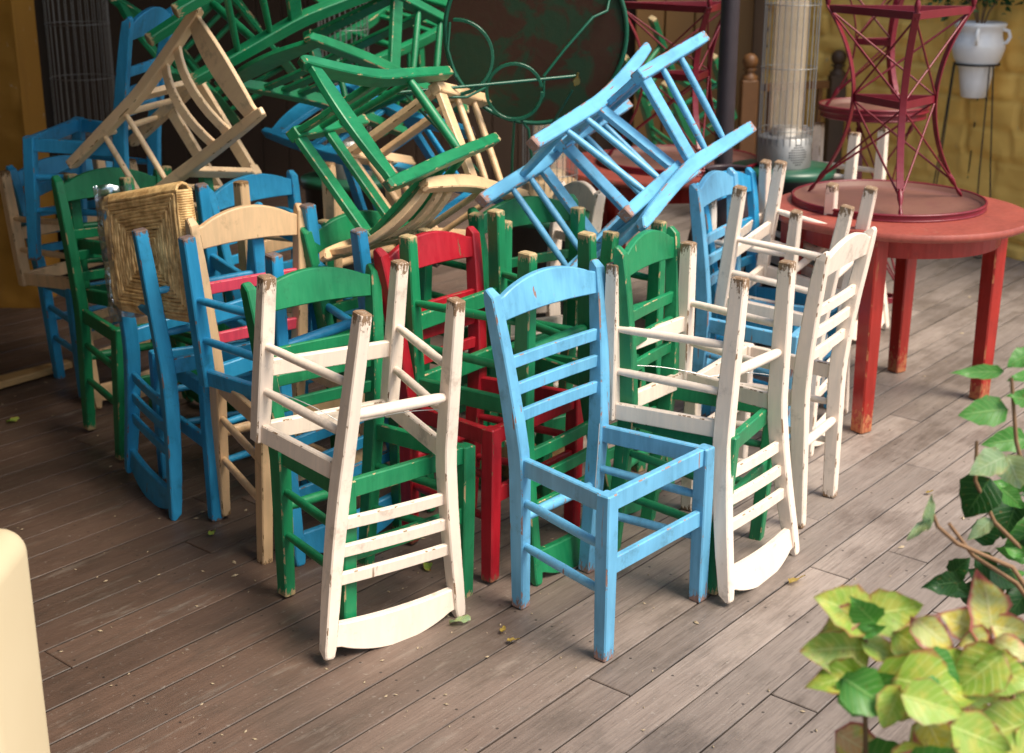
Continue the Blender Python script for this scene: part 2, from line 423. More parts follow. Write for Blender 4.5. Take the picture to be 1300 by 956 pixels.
for i,x in enumerate((.93,1.13,1.33,1.53)): b.box((x,9.30,1.5),(.19,.03,3.0),ch=.004)
o=b.build('door',simple('ochre_door_paint',(.20,.095,.022),.6,var=.2,scale=3)); tag(o,'ochre boarded door between the dark post and the heater cage','door')
o2=None
# roof: unseen boards added over the back and left to shade the pile
RF=simple('shade_roof_boards',(.10,.07,.05),.8)
b=MB()
for (x0,x1,y0,y1) in SHADE_ROOF: b.box(((x0+x1)/2,(y0+y1)/2,SHADE_ROOF_Z+.05),(x1-x0,y1-y0,.08))
o=b.build('roof',RF); o['kind']='structure'
SW=wall_mat('ochre_shade_wall',(.30,.20,.08))
b=MB(); b.box((-3.75,3.0,1.6),(.3,11.0,3.2)); o=b.build('left_shade_wall',SW); tag(o,'unseen ochre wall added on the left to shade the deck','wall')  # unseen wall, added to keep light off the left of the deck

b=MB(); b.box((-3.4,-.9,1.45),(3.6,.25,2.9)); o=b.build('front_shade_wall',SW); tag(o,'unseen ochre wall added left of the viewer to shade the left of the deck','wall')  # added behind the camera to darken the left side, never in view

# ------------------------------------------------------------------ props
def rot_pt(x,y,a): return (x*math.cos(a)-y*math.sin(a),x*math.sin(a)+y*math.cos(a))
CAMP=Vector((0,0,1.741))
def pxd(px,py,y):
    f=1705.286;p=.297;vx=(px-650)/f;vy=-(py-433.5)/f
    d=Vector((vx,math.cos(p)+vy*math.sin(p),-math.sin(p)+vy*math.cos(p))); return CAMP+d*(y/d.y)
# --- round red wooden table
TERR=paint('terracotta_table_paint',(.30,.055,.036,1),wood=(.42,.15,.09,1),wear=0,scratch=.06,dirt=.6,dark=.8,rough=.5)
REDL=paint('dark_red_leg_paint',(.34,.010,.003,1),wood=(.60,.20,.08,1),wear=1.6,scratch=.05,rough=.4,dirt=.0)
MAR=simple('maroon_iron_paint',(.16,.005,.016),.38,var=.3,scale=18)
TRAYM=None
def tray_mat():
    t=NT('worn_maroon_tray'); v=t.objvec(); n=t.noise(v,9,5,.65); n2=t.noise(v,2.5,4,.6)
    c=t.mix(n2,(.13,.045,.034,1),(.22,.10,.07,1)); c=t.mix(t.math('MULTIPLY',t.mapr(n,.5,.7,0,1),.6),c,(.15,.05,.045,1))
    t.ln(c,t.b.inputs['Base Color']); t.b.inputs['Roughness'].default_value=.5; t.bump(n,.2,.002); return t.m
TRAYM=tray_mat()
def wood_table(cx,cy,r,legs,label,H=.75):
    e=empty('round_table',label,'table',loc=(cx,cy,0),group='round red tables')
    b=MB(); b.lathe([(r-.006,-.028),(r,-.022),(r+.002,-.010),(r-.004,0)],(0,0,H),72); b.build('tabletop',TERR,e)
    b=MB(); n=48; rr=r-.10
    vs=[];fs=[]
    for k in range(n):
        a=2*PI*k/n
        for (q,z) in((rr,H-.028),(rr,H-.105),(rr-.02,H-.105),(rr-.02,H-.028)): vs.append((q*math.cos(a),q*math.sin(a),z))
    for k in range(n):
        k2=(k+1)%n
        for i in range(4):
            j=(i+1)%4; fs.append((k*4+i,k*4+j,k2*4+j,k2*4+i))
    b.add(vs,fs,False); b.build('apron',REDL,e)
    for (lx,ly) in legs:
        a=math.radians(33); b=MB()
        b.sweep([Vector((0,0,0)),Vector((0,0,.35)),Vector((0,0,H-.03))],[.056,.062,.066],[.056,.062,.066],.005,xdir=Vector((math.cos(a),math.sin(a),0)))
        o=b.build('leg',REDL,e); o.location=(lx-cx,ly-cy,0)
    return e
wood_table(1.44,4.93,.47,[(1.268,4.575),(1.815,4.93),(1.588,5.27),(1.05,4.93)],'round terracotta red wooden table in front of the yellow wall')
wood_table(.66,5.92,.47,[(.45,5.65),(.95,5.65),(.93,6.2),(.42,6.2)],'round terracotta table half hidden behind the fallen blue chairs')
# --- iron bistro table (three flat hourglass legs, triangular frames, cross rods); built upside down, tray at z=0
def bistro(M,label,tr=.355,H=.72,rb=.335,rw=.17,rt=.30,zw=.385,group='upturned iron bistro tables',a0=math.radians(-97)):
    e=empty('bistro_table',label,'table',M=M,group=group)
    b=MB(); b.lathe([(tr-.004,0),(tr,.003),(tr,.022),(tr-.006,.022),(tr-.008,.006),(tr*.7,.0055),(tr*.35,.005),(.001,.005)],(0,0,0),72); b.build('tabletop',TRAYM,e)
    b=MB(); ring=[(tr*math.cos(2*PI*k/72),tr*math.sin(2*PI*k/72),.022) for k in range(72)]; b.tube(ring,.0055,8,True); ring=[(tr*math.cos(2*PI*k/72),tr*math.sin(2*PI*k/72),.002) for k in range(72)]; b.tube(ring,.0045,6,True)
    sgm=[]
    for k in range(72):
        a=2*PI*k/72
        for z in(.002,.022): sgm.append(((tr+.001)*math.cos(a),(tr+.001)*math.sin(a),z))
    b.add(sgm,[(2*k,2*((k+1)%72),2*((k+1)%72)+1,2*k+1) for k in range(72)],True)
    b.build('rim',MAR,e)
    A=[a0+math.radians(q) for q in(0,115,238)]
    def rad(z):
        if z<zw: t=1-z/zw; return rw+(rb-rw)*(t**2.0)
        t=(z-zw)/(H-zw); return rw+(rt-rw)*(t**2.0)
    for a in A:
        b=MB(); zs=[.10+(H-.10)*i/22 for i in range(23)]
        pts=[Vector((rad(z)*math.cos(a),rad(z)*math.sin(a),z)) for z in zs]
        b.sweep(pts,[.026]*23,[.007]*23,.0015,xdir=Vector((-math.sin(a),math.cos(a),0)))
        # spear shaped ends with a bead
        for (z0,z1) in((.10,.006),(H,H+.085)):
            q=[];r=[]
            for i in range(9):
                t=i/8; z=z0+(z1-z0)*t; rr=rad(min(max(z,.0),H)); 
                q.append(Vector((rr*math.cos(a),rr*math.sin(a),z))); r.append([.006,.010,.0115,.010,.0065,.004,.008,.008,.003][i])
            b.tube(q,r,8)
        b.build('leg',MAR,e)
    def P(a,z): return Vector((rad(z)*math.cos(a),rad(z)*math.sin(a),z))
    for z,nm in((zw,'waist_frame'),(H-.012,'foot_frame')):
        b=MB()
        for i in range(3):
            p,q=P(A[i],z),P(A[(i+1)%3],z); b.sweep([p,q],[.028]*2,[.005]*2,.001,xdir=Vector((0,0,1)))
        b.build(nm,MAR,e)
    b=MB()
    for i in range(3):
        a,c=A[i],A[(i+1)%3]
        for (z0,z1) in((.07,zw-.01),(zw+.01,H-.02)):
            b.tube([P(a,z0),P(c,z1)],.0042,6); b.tube([P(c,z0)*1.0,P(a,z1)],.0042,6)
    b.build('cross_rods',MAR,e)
    return e
bistro(Matrix.Translation((1.425,5.03,.7515)),'maroon iron bistro table upturned on the nearest red table')
bistro(Matrix.Translation((.74,5.95,.7515))@Matrix.Rotation(.35,4,'Z'),'maroon iron bistro table upturned behind the dark post',H=.69)
# a smaller pair by the wall: one standing, one upturned on it
def upright_bistro(x,y,label,H=.88,tr=.23):
    M=Matrix.Translation((x,y,H+.085))@Matrix.Rotation(PI,4,'X'); return bistro(M,label,tr=tr,H=H,rb=.2,rw=.10,rt=.22,zw=H*.5,group='small iron tables by the wall')
upright_bistro(1.63,6.1,'small maroon iron table standing by the yellow wall')
bistro(Matrix.Translation((1.63,6.1,.968))@Matrix.Rotation(.5,4,'Z'),'small round maroon tray table upturned behind the iron legs',tr=.24,H=.60,rb=.22,rw=.10,rt=.2,zw=.30,group='small iron tables by the wall')
# --- patio heaters
STEEL=simple('brushed_steel',(.33,.32,.31),.55,metal=1,var=.1,scale=30,bump=.1)
GREENM=simple('dark_green_enamel',(.010,.075,.040),.35,var=.2,scale=10,bump=.05)
DARKM=simple('dark_housing',(.012,.014,.014),.5)
t=NT('heater_glass'); t.b.inputs['Base Color'].default_value=(.75,.62,.48,1); t.b.inputs['Roughness'].default_value=.12; t.b.inputs['Alpha'].default_value=.38; t.b.inputs['Specular IOR Level'].default_value=1.0
GLASS=t.m
def heater(x,y,z0,label,r=.115,H=1.5,base=True,steel=None,tube=True):
    e=empty('patio_heater',label,'patio heater',loc=(x,y,0),group='tube patio heaters')
    if base:
        b=MB(); b.lathe([(.205,0.0),(.205,z0-.05),(.22,z0-.045),(.222,z0-.012),(.215,z0)],(0,0,0),48); 
        o=b.build('housing',DARKM,e)
        b=MB(); b.lathe([(.222,z0-.03),(.226,z0-.02),(.224,z0+.001),(.10,z0+.004)],(0,0,0),48); b.build('lid',GREENM,e)
    h0=z0+.005
    b=MB(); b.lathe([(r,h0),(r,h0+.125),(r-.008,h0+.132),(r-.03,h0+.133),(.062,h0+.137),(.06,h0+.165),(.055,h0+.168)],(0,0,0),48); burner=b.build('burner_drum',steel or STEEL,e)
    b=MB()
    for i in range(9):
        for j in range(9):
            if abs(i-4)+abs(j-4)>5: continue
            a=math.radians(-70)+(i-4)*.085; zz=h0+.02+j*.0105; q=Vector((math.cos(a),math.sin(a),0))
            b.tube([q*(r+.0002)+Vector((0,0,zz)),q*(r+.0012)+Vector((0,0,zz))],.0032,6)
    b.build('vent_holes',DARKM,burner)
    if tube:
      b=MB(); b.lathe([(.068,h0+.14),(.068,h0+H)],(0,0,0),32,cap=False); b.build('glass_tube',GLASS,e)
    b=MB()
    for k in range(28):
        a=2*PI*k/28; b.tube([(r*math.cos(a),r*math.sin(a),h0+.10),(r*math.cos(a),r*math.sin(a),h0+H)],.0019,5)
    for zz in[q for q in(.16,.42,.68,.94,1.2,1.46) if q<=H]: b.tube([((r+.003)*math.cos(2*PI*k/32),(r+.003)*math.sin(2*PI*k/32),h0+zz) for k in range(32)],.0019,5,True)
    b.build('wire_guard',STEEL,e)
    return e
heater(1.178,5.80,.76,'tube patio heater with perforated steel drum on a dark green housing')
heater(.16,5.62,.60,'tube patio heater glimpsed under the rusty round tabletop',H=.55,base=True,steel=simple('cream_enamel',(.55,.38,.22),.4))
heater(-.78,6.35,.62,'tube patio heater with bare wires behind the green fallen chairs',H=1.6,tube=False)
heater(-2.13,6.75,.62,'dim tube patio heater in the dark corner beside the left wall',r=.15,H=1.8,tube=False)
# --- barrel, post, newel and rail
BAR=simple('purple_brown_glaze',(.050,.030,.034),.35,var=.3,scale=6)
b=MB(); prof=[]
for i in range(31):
    t_=i/30; z=.0+.86*t_; r=.115+.035*math.sin(PI*min(1,t_*1.05))+.0035*math.sin(t_*40)
    if t_>.93: r*=1-(t_-.93)*4
    prof.append((r,z))
b.lathe(prof+[(.09,.87),(.088,.84)],(0,0,0),40); o=b.build('ribbed_barrel',BAR); o.location=(.83,5.12,0); tag(o,'ribbed purple brown barrel between the blue chair and the heater','barrel')
b=MB(); b.tube([(0,0,0),(0,0,3.2)],.037,20); b.lathe([(.07,0),(.07,.02),(.05,.03)],(0,0,0),24); o=b.build('roof_post',simple('dark_post_paint',(.030,.020,.025),.45)); o.location=(.85,5.38,0); tag(o,'dark round roof post left of the turned newel','post')
NW=simple('brown_newel_paint',(.17,.07,.022),.5)
def newel(x,y,label,m):
    b=MB(); b.box((0,0,.44),(.10,.10,.88),ch=.006); b.lathe([(.048,.88),(.05,.90),(.03,.915),(.026,.93),(.045,.945)]+[(.047*math.sin(a),.99-.047*math.cos(a)) for a in [PI*(i+2)/14 for i in range(12)]]+[(.001,1.037)],(0,0,0),24)
    o=b.build('newel_post',m); o.location=(x,y,0); tag(o,label,'post','newel posts of the railing'); return o
newel(1.43,8.2,'brown square newel post with a turned ball, beside the dark post',NW)
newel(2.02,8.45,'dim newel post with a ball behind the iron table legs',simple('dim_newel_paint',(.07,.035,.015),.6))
e=empty('railing','brown wooden handrail with slats running between the two newel posts','railing',loc=(1.48,8.22,0),rz=math.atan2(.25,.59))
b=MB(); b.box((.28,0,.83),(.46,.05,.045)); b.build('handrail',NW,e)
for i in range(4):
    b=MB(); b.box((.1+.12*i,0,.42),(.03,.03,.776),ch=.003); b.build('slat',NW,e)
# --- urn on a wire stand
t=NT('white_glazed_clay'); n=t.noise(t.objvec(),8,4,.6); t.ln(t.mix(n,(.78,.76,.74,1),(.90,.88,.86,1)),t.b.inputs['Base Color']); t.b.inputs['Roughness'].default_value=.35; t.bump(t.noise(t.scaled(t.objvec(),(1,1,12)),3,3),.3,.004); URN=t.m
UX,UY=2.535,7.45
e=empty('urn','white glazed two handled urn hanging in a black wire stand','urn',loc=(UX,UY,0))
b=MB(); b.lathe([(.062,.865),(.068,.87),(.082,.95),(.092,1.02),(.124,1.075),(.140,1.13),(.139,1.16),(.128,1.175),(.120,1.205),(.120,1.23),(.136,1.245),(.138,1.262),(.125,1.268),(.112,1.25),(.10,1.20)],(0,0,0),48); body=b.build('body',URN,e)
for s in(-1,1):
    b=MB(); a=math.radians(-75+s*38); q=Vector((math.cos(a),math.sin(a),0))
    b.tube([q*.118+Vector((0,0,1.235)),q*.155+Vector((0,0,1.225)),q*.165+Vector((0,0,1.195)),q*.150+Vector((0,0,1.165)),q*.134+Vector((0,0,1.160))],.010,8); b.build('handle',URN,e)
WIRE=simple('black_wire',(.008,.008,.008),.5)
e=empty('wire_stand','tall black wire stand carrying the white urn','plant stand',loc=(UX,UY,0))
b=MB()
b.tube([(.118*math.cos(2*PI*k/40),.118*math.sin(2*PI*k/40),1.045) for k in range(40)],.006,8,True)
b.build('ring',WIRE,e)
for k in range(3):
    a=2*PI*k/3+.9; b=MB(); 
    for s in(-.06,.06):
        c=Vector((-math.sin(a),math.cos(a),0))*s; q=Vector((math.cos(a),math.sin(a),0))
        b.tube([q*.118+c*.2+Vector((0,0,1.045)),q*.15+c*.6+Vector((0,0,.5)),q*.19+c+Vector((0,0,.02)),q*.20+c*.6+Vector((0,0,.006)),q*.205+Vector((0,0,.006))],.0042,6)
    b.build('leg',WIRE,e)
# --- window reveal at the right edge
d_=Vector((1.70-3.62,9.07-6.0,0)).normalized(); nn=Vector((-d_.y,d_.x,0)); nn=nn if nn.y<0 else -nn
wc=Vector((2.93,7.10,0)); ang=math.atan2(d_.y,d_.x)
e=empty('window','whitewashed window opening in the yellow wall at the right edge','window',loc=tuple(wc+nn*.03),rz=ang)
WHT=simple('whitewash',(.55,.56,.60),.8,var=.15,scale=10)
b=MB(); b.box((-.30,0,1.02),(.60,.05,.40),ch=.006); b.build('infill',WHT,e)
b=MB(); b.box((-.30,.0,.79),(.68,.14,.05),ch=.008); b.build('sill',YW,e)
for q,sz,p in((0,(.05,.09,.45),(.03,0,1.04)),):
    b=MB(); b.box(p,sz,ch=.006); b.build('frame',YW,e)
# --- leaves
def leaf_mesh(L=.08,W=.05,fold=.25,curl=.25,n=8,m=4,serr=0.0,rr=None):
    vs=[];uv=[];fs=[]; ph=(R_.uniform(-1,1),R_.random())
    for i in range(n+1):
        t=i/n; w=W/2*1.12*math.sin(PI*min(1,t**.72))**.8*(1-.28*t) if 0<t<1 else .0006
        for j in range(-m,m+1):
            s=j/m; x=t*L; y=s*w*(1+serr*(((i%2)*2-1)) if abs(j)==m else 1)
            z=abs(s)*w*fold-curl*L*t*t*.6+.0022*math.sin(t*34+abs(s)*3)*abs(s)+ph[0]*L*.20*math.sin(t*4+ph[1]*6)*s
            vs.append((x,y,z)); uv.append((t,s*.5+.5))
    k=2*m+1
    for i in range(n):
        for j in range(2*m): a=i*k+j; fs.append((a,a+1,a+k+1,a+k))
    return vs,uv,fs
def leaf_mat(name,mid,edge,vein,autumn=0.0):
    t=NT(name); uvn=t.node('ShaderNodeUVMap'); sp=t.node('ShaderNodeSeparateXYZ'); t.ln(uvn.outputs[0],sp.inputs[0])
    u,vv=sp.outputs[0],sp.outputs[1]
    s=t.math('ABSOLUTE',t.math('SUBTRACT',t.math('MULTIPLY',vv,2),1))
    obj=t.scaled(t.objvec(),(1,1,1),31); nz=t.noise(obj,45,4,.6); nb=t.noise(obj,14,3,.6)
    ph=t.math('FRACT',t.math('SUBTRACT',t.math('MULTIPLY',u,7.5),t.math('MULTIPLY',s,2.0)))
    side=t.mapr(t.math('ABSOLUTE',t.math('SUBTRACT',ph,.5)),.40,.49,0,1)
    midr=t.mapr(s,.02,.07,1,0)
    vm=t.math('MAXIMUM',side,midr)
    e=t.mapr(t.math('ADD',t.math('MAXIMUM',s,t.math('ABSOLUTE',t.math('SUBTRACT',t.math('MULTIPLY',u,2),1))),t.math('MULTIPLY',nz,.5)),1.16-autumn*.2,1.40-autumn*.2,0,1)
    c=t.mix(nb,mid,(mid[0]*.55,mid[1]*.75,mid[2]*.6,1))
    if autumn>0: c=t.mix(t.mapr(nz,.42,.62,0,autumn),c,(.62,.52,.10,1))
    if autumn>.6: c=t.mix(t.math('MULTIPLY',t.mapr(nb,.5,.62,0,1),.75),c,(.72,.40,.25,1))
    spt=t.noise(obj,120,2,.5); c=t.mix(t.math('MULTIPLY',t.mapr(spt,.66,.72,0,1),.5),c,(.20,.10,.03,1)); c=t.mix(t.math('MULTIPLY',vm,.55),c,vein); c=t.mix(e,c,edge)
    t.ln(c,t.b.inputs['Base Color']); t.b.inputs['Roughness'].default_value=.42
    t.b.inputs['Transmission Weight'].default_value=0
    t.bump(t.math('ADD',t.math('MULTIPLY',vm,-1),t.math('MULTIPLY',nz,.3)),.5,.0015)
    # translucency
    tr=t.node('ShaderNodeBsdfTranslucent'); t.ln(c,tr.inputs['Color']); mx=t.node('ShaderNodeMixShader'); mx.inputs[0].default_value=.35
    t.ln(t.b.outputs[0],mx.inputs[1]); t.ln(tr.outputs[0],mx.inputs[2]); t.ln(mx.outputs[0],t.n['Material Output'].inputs['Surface'])
    return t.m
LG=leaf_mat('green_leaf',(.09,.30,.05,1),(.07,.16,.03,1),(.30,.50,.15,1))
LD=leaf_mat('dark_leaf',(.018,.085,.018,1),(.05,.06,.02,1),(.08,.20,.05,1))
LP=leaf_mat('pale_leaf',(.38,.50,.28,1),(.40,.35,.18,1),(.6,.68,.45,1),.2)
LY=leaf_mat('yellow_green_leaf',(.36,.50,.08,1),(.32,.12,.05,1),(.66,.76,.25,1),.5)
LR=leaf_mat('autumn_leaf',(.62,.60,.24,1),(.42,.11,.10,1),(.75,.70,.40,1),1.0)
class Leaves:
    def __init__(s): s.v=[];s.f=[];s.uv=[]
    def add(s,pos,dirv,L,W,nrm=Vector((0,-.5,1)),fold=.25,curl=.25,serr=.05):
        vs,uv,fs=leaf_mesh(L,W,fold,curl,serr=serr); x=Vector(dirv).normalized(); z=(nrm-x*nrm.dot(x)).normalized(); y=z.cross(x)
        n=len(s.v)
        for q in vs: s.v.append(tuple(Vector(pos)+x*q[0]+y*q[1]+z*q[2]))
        s.uv+=uv; s.f+=[tuple(i+n for i in f) for f in fs]
    def build(s,name,mat,parent=None):
        me=bpy.data.meshes.new(name); me.from_pydata(s.v,[],s.f); me.polygons.foreach_set('use_smooth',[True]*len(s.f))
        uvl=me.uv_layers.new(name='UVMap'); 
        for l in me.loops: uvl.data[l.index].uv=s.uv[l.vertex_index]
        me.materials.append(mat); o=bpy.data.objects.new(name,me); link(o)
        if parent: o.parent=parent
        return o
def px_leaf(cx,cy,dx,dy,y,extra=1.0):
    """leaf whose base is at pixel (cx-dx/2,cy-dy/2), tip at (cx+dx/2,..), at distance y"""
    a=pxd(cx-dx/2,cy-dy/2,y); b=pxd(cx+dx/2,cy+dy/2,y-.01); return a,(b-a),(b-a).length*extra
STEMM=simple('woody_stem',(.22,.12,.06),.7)
POT=simple('terracotta_pot',(.35,.13,.06),.75)
def plant(name,label,x,y,specs,stems,potH=.42):
    e=empty(name,label,'plant',loc=(x,y,0))
    inv=Vector((x,y,0))
    for key,L in specs.items():
        mat=key; lv=Leaves()
        for (cx,cy,dx,dy,W,yy) in L:
            a,d,l=px_leaf(cx,cy,dx,dy,yy); rr=R_
            lv.add(a-inv,d,l,W*l,Vector((-.35+rr.uniform(-.35,.35),-1.0+rr.uniform(-.3,.3),.75+rr.uniform(-.3,.3))),fold=rr.uniform(.1,.35),curl=rr.uniform(.0,.3))
        lv.build('foliage',mat,e)
    for st in stems:
        b=MB(); b.tube([Vector(p)-inv for p in st],[.0045-.002*i/len(st) for i in range(len(st))],7); b.build('stem',STEMM,e)
    b=MB(); b.lathe([(.10,0),(.14,potH*.9),(.155,potH*.9),(.155,potH),(.14,potH),(.13,potH*.95)],(0,0,0),32); b.build('pot',POT,e)
    b=MB(); b.lathe([(.128,potH*.955),(.001,potH*.965)],(0,0,0),24,cap=False); b.build('soil',simple('soil',(.03,.02,.012),.95),e)
    return e
D1=2.05
up={LG:[(1241,472,-66,0,.26,D1),(1248,523,-62,8,.62,D1),(1276,560,-56,6,.55,D1+.05),(1296,455,-34,20,.7,D1),(1294,505,-30,-6,.6,D1),(1286,633,30,26,.6,D1+.04),(1292,700,34,8,.6,D1),(1300,478,-36,4,.5,D1+.05)],
    LD:[(1240,632,-34,50,.95,D1),(1196,742,-46,8,.6,D1-.05),(1218,720,24,-24,.8,D1),(1216,748,30,18,.8,D1),(1258,742,-20,50,.7,D1+.1),(1282,660,-20,50,.8,D1+.1),(1252,716,34,20,.7,D1+.1),(1276,735,40,20,.7,D1+.05),(1290,760,-30,30,.8,D1+.12),(1265,780,-50,12,.7,D1+.15),(1240,760,10,52,.8,D1+.1)],
    LP:[(1254,590,-46,22,.75,D1-.03),(1288,600,20,44,.8,D1),(1180,650,6,-46,.22,D1-.08),(1166,672,-30,26,.35,D1-.08),(1244,672,-30,26,.5,D1)]}
rq=random.Random(21)
for i in range(20):
    cx=rq.uniform(1232,1330); cy=rq.uniform(590,800); a=rq.uniform(0,2*PI); L=rq.uniform(42,66)
    rq.choice([up[LD],up[LD],up[LG]]).append((cx,cy,L*math.cos(a),L*.7*math.sin(a)+6,rq.uniform(.55,.8),D1+rq.uniform(.02,.18)))
def P(px,py,y): return pxd(px,py,y)
base=(1.07,1.95,.40)
stem_up=[[base,P(1300,700,D1),P(1262,662,D1),P(1238,610,D1),P(1240,560,D1)],[base,P(1310,640,D1),P(1290,560,D1),P(1284,480,D1)],[base,P(1290,740,D1-.03),P(1235,705,D1-.05),P(1205,665,D1-.06)],[base,P(1285,720,D1-.05),P(1215,690,D1-.07),P(1190,668,D1-.08),P(1180,640,D1-.08)]]
plant('leafy_shrub','leafy green shrub reaching in from the right edge over the deck',1.07,1.95,up,stem_up)
D2=1.72
rr=random.Random(11)
lo={LY:[(1070,772,-70,-30,.8,D2),(1060,824,-90,6,.8,D2),(1058,864,-74,20,.6,D2-.03),(1134,776,80,-14,.75,D2),(1120,826,60,30,.6,D2),(1168,826,70,50,.6,D2-.02),(1150,862,56,34,.6,D2-.03),(1212,846,-60,-44,.6,D2-.05),(1276,856,80,26,.75,D2-.07),(1232,872,90,30,.6,D2-.06)],
    LR:[(1066,790,-50,26,.6,D2-.01),(1256,772,-8,-74,.75,D2-.02),(1222,792,-62,-24,.6,D2-.02),(1286,800,60,10,.7,D2-.02),(1186,806,56,46,.55,D2-.04),(1236,812,-40,20,.6,D2-.04),(1288,824,60,26,.5,D2-.05),(1150,800,60,26,.5,D2)],
    LG:[(1098,778,-30,-30,.8,D2-.02),(1108,800,34,-10,.5,D2-.02),(1196,850,50,40,.7,D2-.07)]}
for i in range(30):
    cx=rr.uniform(1085,1330); cy=rr.uniform(872,1010)-(cx-1085)*.12; a=rr.uniform(0,2*PI); L=rr.uniform(80,115)
    rr.choice([lo[LY],lo[LY],lo[LR],lo[LG]]).append((cx,cy,L*math.cos(a),L*.6*math.sin(a)+8,rr.uniform(.65,.8),D2-.08+rr.uniform(-.08,.1)))
base2=(.62,1.66,.40)
stem_lo=[[base2,P(1099,960,D2-.05),P(1098,870,D2),P(1099,800,D2)],[base2,P(1200,960,D2-.05),P(1240,860,D2-.03),P(1256,800,D2-.02)],[base2,P(1160,980,D2-.03),P(1180,840,D2-.01)],[base2,P(1280,980,D2-.05),P(1290,830,D2-.03)]]
plant('hydrangea','hydrangea turning yellow and red in the near right corner',.62,1.66,lo,stem_lo)
# foliage above the urn
e=empty('potted_plant','dark green bushy plant growing out of the white urn','plant',loc=(UX,UY,1.24))
lv=Leaves(); rr=random.Random(5)
for i in range(520):
    a=rr.uniform(0,2*PI); r=abs(rr.gauss(0,.17)); h=.08+rr.uniform(-.01,.30)+max(0,.2-r)*.5-r*.12
    p=Vector((r*math.cos(a)*1.15+.05,r*math.sin(a),h)); d=Vector((math.cos(a)+rr.uniform(-.8,.8),math.sin(a)+rr.uniform(-.8,.8),rr.uniform(-.5,.6)))
    lv.add(p,d,rr.uniform(.035,.06),rr.uniform(.02,.03),Vector((rr.uniform(-1,1),rr.uniform(-1,1),1)),serr=0)
lv.build('foliage',leaf_mat('urn_leaf',(.02,.07,.015,1),(.02,.06,.015,1),(.06,.14,.04,1)),e)
for k in range(7):
    a=2*PI*k/7; b=MB(); b.tube([(0,0,-.04),(.04*math.cos(a),.04*math.sin(a),.08),(.16*math.cos(a),.16*math.sin(a),.26)],.004,6); b.build('stem',STEMM,e)
import bmesh
bm=bmesh.new(); bmesh.ops.create_icosphere(bm,subdivisions=4,radius=1)
for v in bm.verts:
    p=v.co.copy(); q=1+.28*noise.noise(p*1.7)+.12*noise.noise(p*5)+.05*noise.noise(p*13); v.co=Vector((p.x*.15*q,p.y*.10*q,max(0,(p.z*.075*q+.07))))
me=bpy.data.meshes.new('sack'); bm.to_mesh(me); bm.free(); me.polygons.foreach_set('use_smooth',[True]*len(me.polygons)); me.materials.append(simple('brown_sacking',(.22,.12,.05),.9,var=.5,scale=14,bump=.6,bd=.01))
o=bpy.data.objects.new('sack',me); link(o); o.location=(.10,4.12,.0); tag(o,'crumpled brown sack on the deck under the red and green chairs','sack')
# --- cream plastered bench end at the near left corner
t=NT('cream_plaster'); n=t.noise(t.objvec(),3,4,.6); t.ln(t.mix(n,(.60,.47,.29,1),(.66,.54,.36,1)),t.b.inputs['Base Color']); t.b.inputs['Roughness'].default_value=.6
b=MB(); N=14; prof=[]
for i in range(N+1):
    a=PI/2*i/N; prof.append((.05*math.sin(a),.05*math.cos(a)))
# rounded block: swept outline with soft top edge
w_,d_2,h_=.62,.30,.657
vs=[];fs=[];ring=[]
def rrect(w,d,r,n=6):
    out=[]
    for cx_,cy_,a0 in((w/2-r,d/2-r,0),(-w/2+r,d/2-r,PI/2),(-w/2+r,-d/2+r,PI),(w/2-r,-d/2+r,1.5*PI)):
        for k in range(n+1):
            a=a0+PI/2*k/n; out.append((cx_+r*math.cos(a),cy_+r*math.sin(a)))
    return out
lay=[(0,0),(0,h_-.05)]+[(.05-.05*math.cos(PI/2*i/8),h_-.05+.05*math.sin(PI/2*i/8)) for i in range(1,9)]
for ins,z in lay:
    r=rrect(w_-2*ins,d_2-2*ins,max(.055-ins,.006)); n=len(r); vs+=[(x_,y_,z) for x_,y_ in r]
for i in range(len(lay)-1):
    for k in range(n): fs.append((i*n+k,i*n+(k+1)%n,(i+1)*n+(k+1)%n,(i+1)*n+k))
fs.append(tuple((len(lay)-1)*n+k for k in range(n)))
b=MB(); b.add(vs,fs,True); o=b.build('plastered_bench_end',t.m); o.location=(-.922-.31,2.22,0); tag(o,'smooth cream plastered bench end with rounded top in the near left corner','bench')
# --- raw plank on the deck
b=MB(); A=Vector((-2.75,4.35,.02));B_=Vector((-1.83,5.30,.02)); dd=B_-A
pts=[A+dd*(i/8)+Vector((.01*math.sin(i*1.3),.012*math.sin(i*.9),0)) for i in range(9)]
b.sweep(pts,[.075,.08,.085,.08,.085,.09,.085,.07,.05],[.03]*9,.005,xdir=Vector((dd.y,-dd.x,0)).normalized())
o=b.build('raw_plank',simple('raw_pine',(.55,.33,.14),.65,var=.2,scale=14)); tag(o,'pale raw wooden plank lying on the deck by the blue chair legs','plank')
# --- big round rusty tabletop on its side, scroll legs towards us
def rust():
    t=NT('rusty_green_sheet'); v=t.objvec(); n=t.noise(v,7,5,.6,.6); n2=t.noise(v,30,4,.6)
    f=t.mapr(n,.44,.54,0,1); c=t.mix(f,(.006,.030,.014,1),(.034,.007,.004,1)); c=t.mix(t.math('MULTIPLY',n2,.5),c,(.03,.03,.012,1)); t.ln(c,t.b.inputs['Base Color'])
    t.b.inputs['Roughness'].default_value=.75; t.b.inputs['Specular IOR Level'].default_value=.25; t.bump(n2,.3,.003); return t.m
cen=pxd(680,42,4.62); n_=(CAMP-cen).normalized(); n_=(n_+Vector((0,0,-.15))).normalized(); u_=Vector((0,0,1)).cross(n_).normalized(); v_=n_.cross(u_)
DM=Matrix(((u_.x,v_.x,n_.x,cen.x),(u_.y,v_.y,n_.y,cen.y),(u_.z,v_.z,n_.z,cen.z),(0,0,0,1)))
RAD=.305
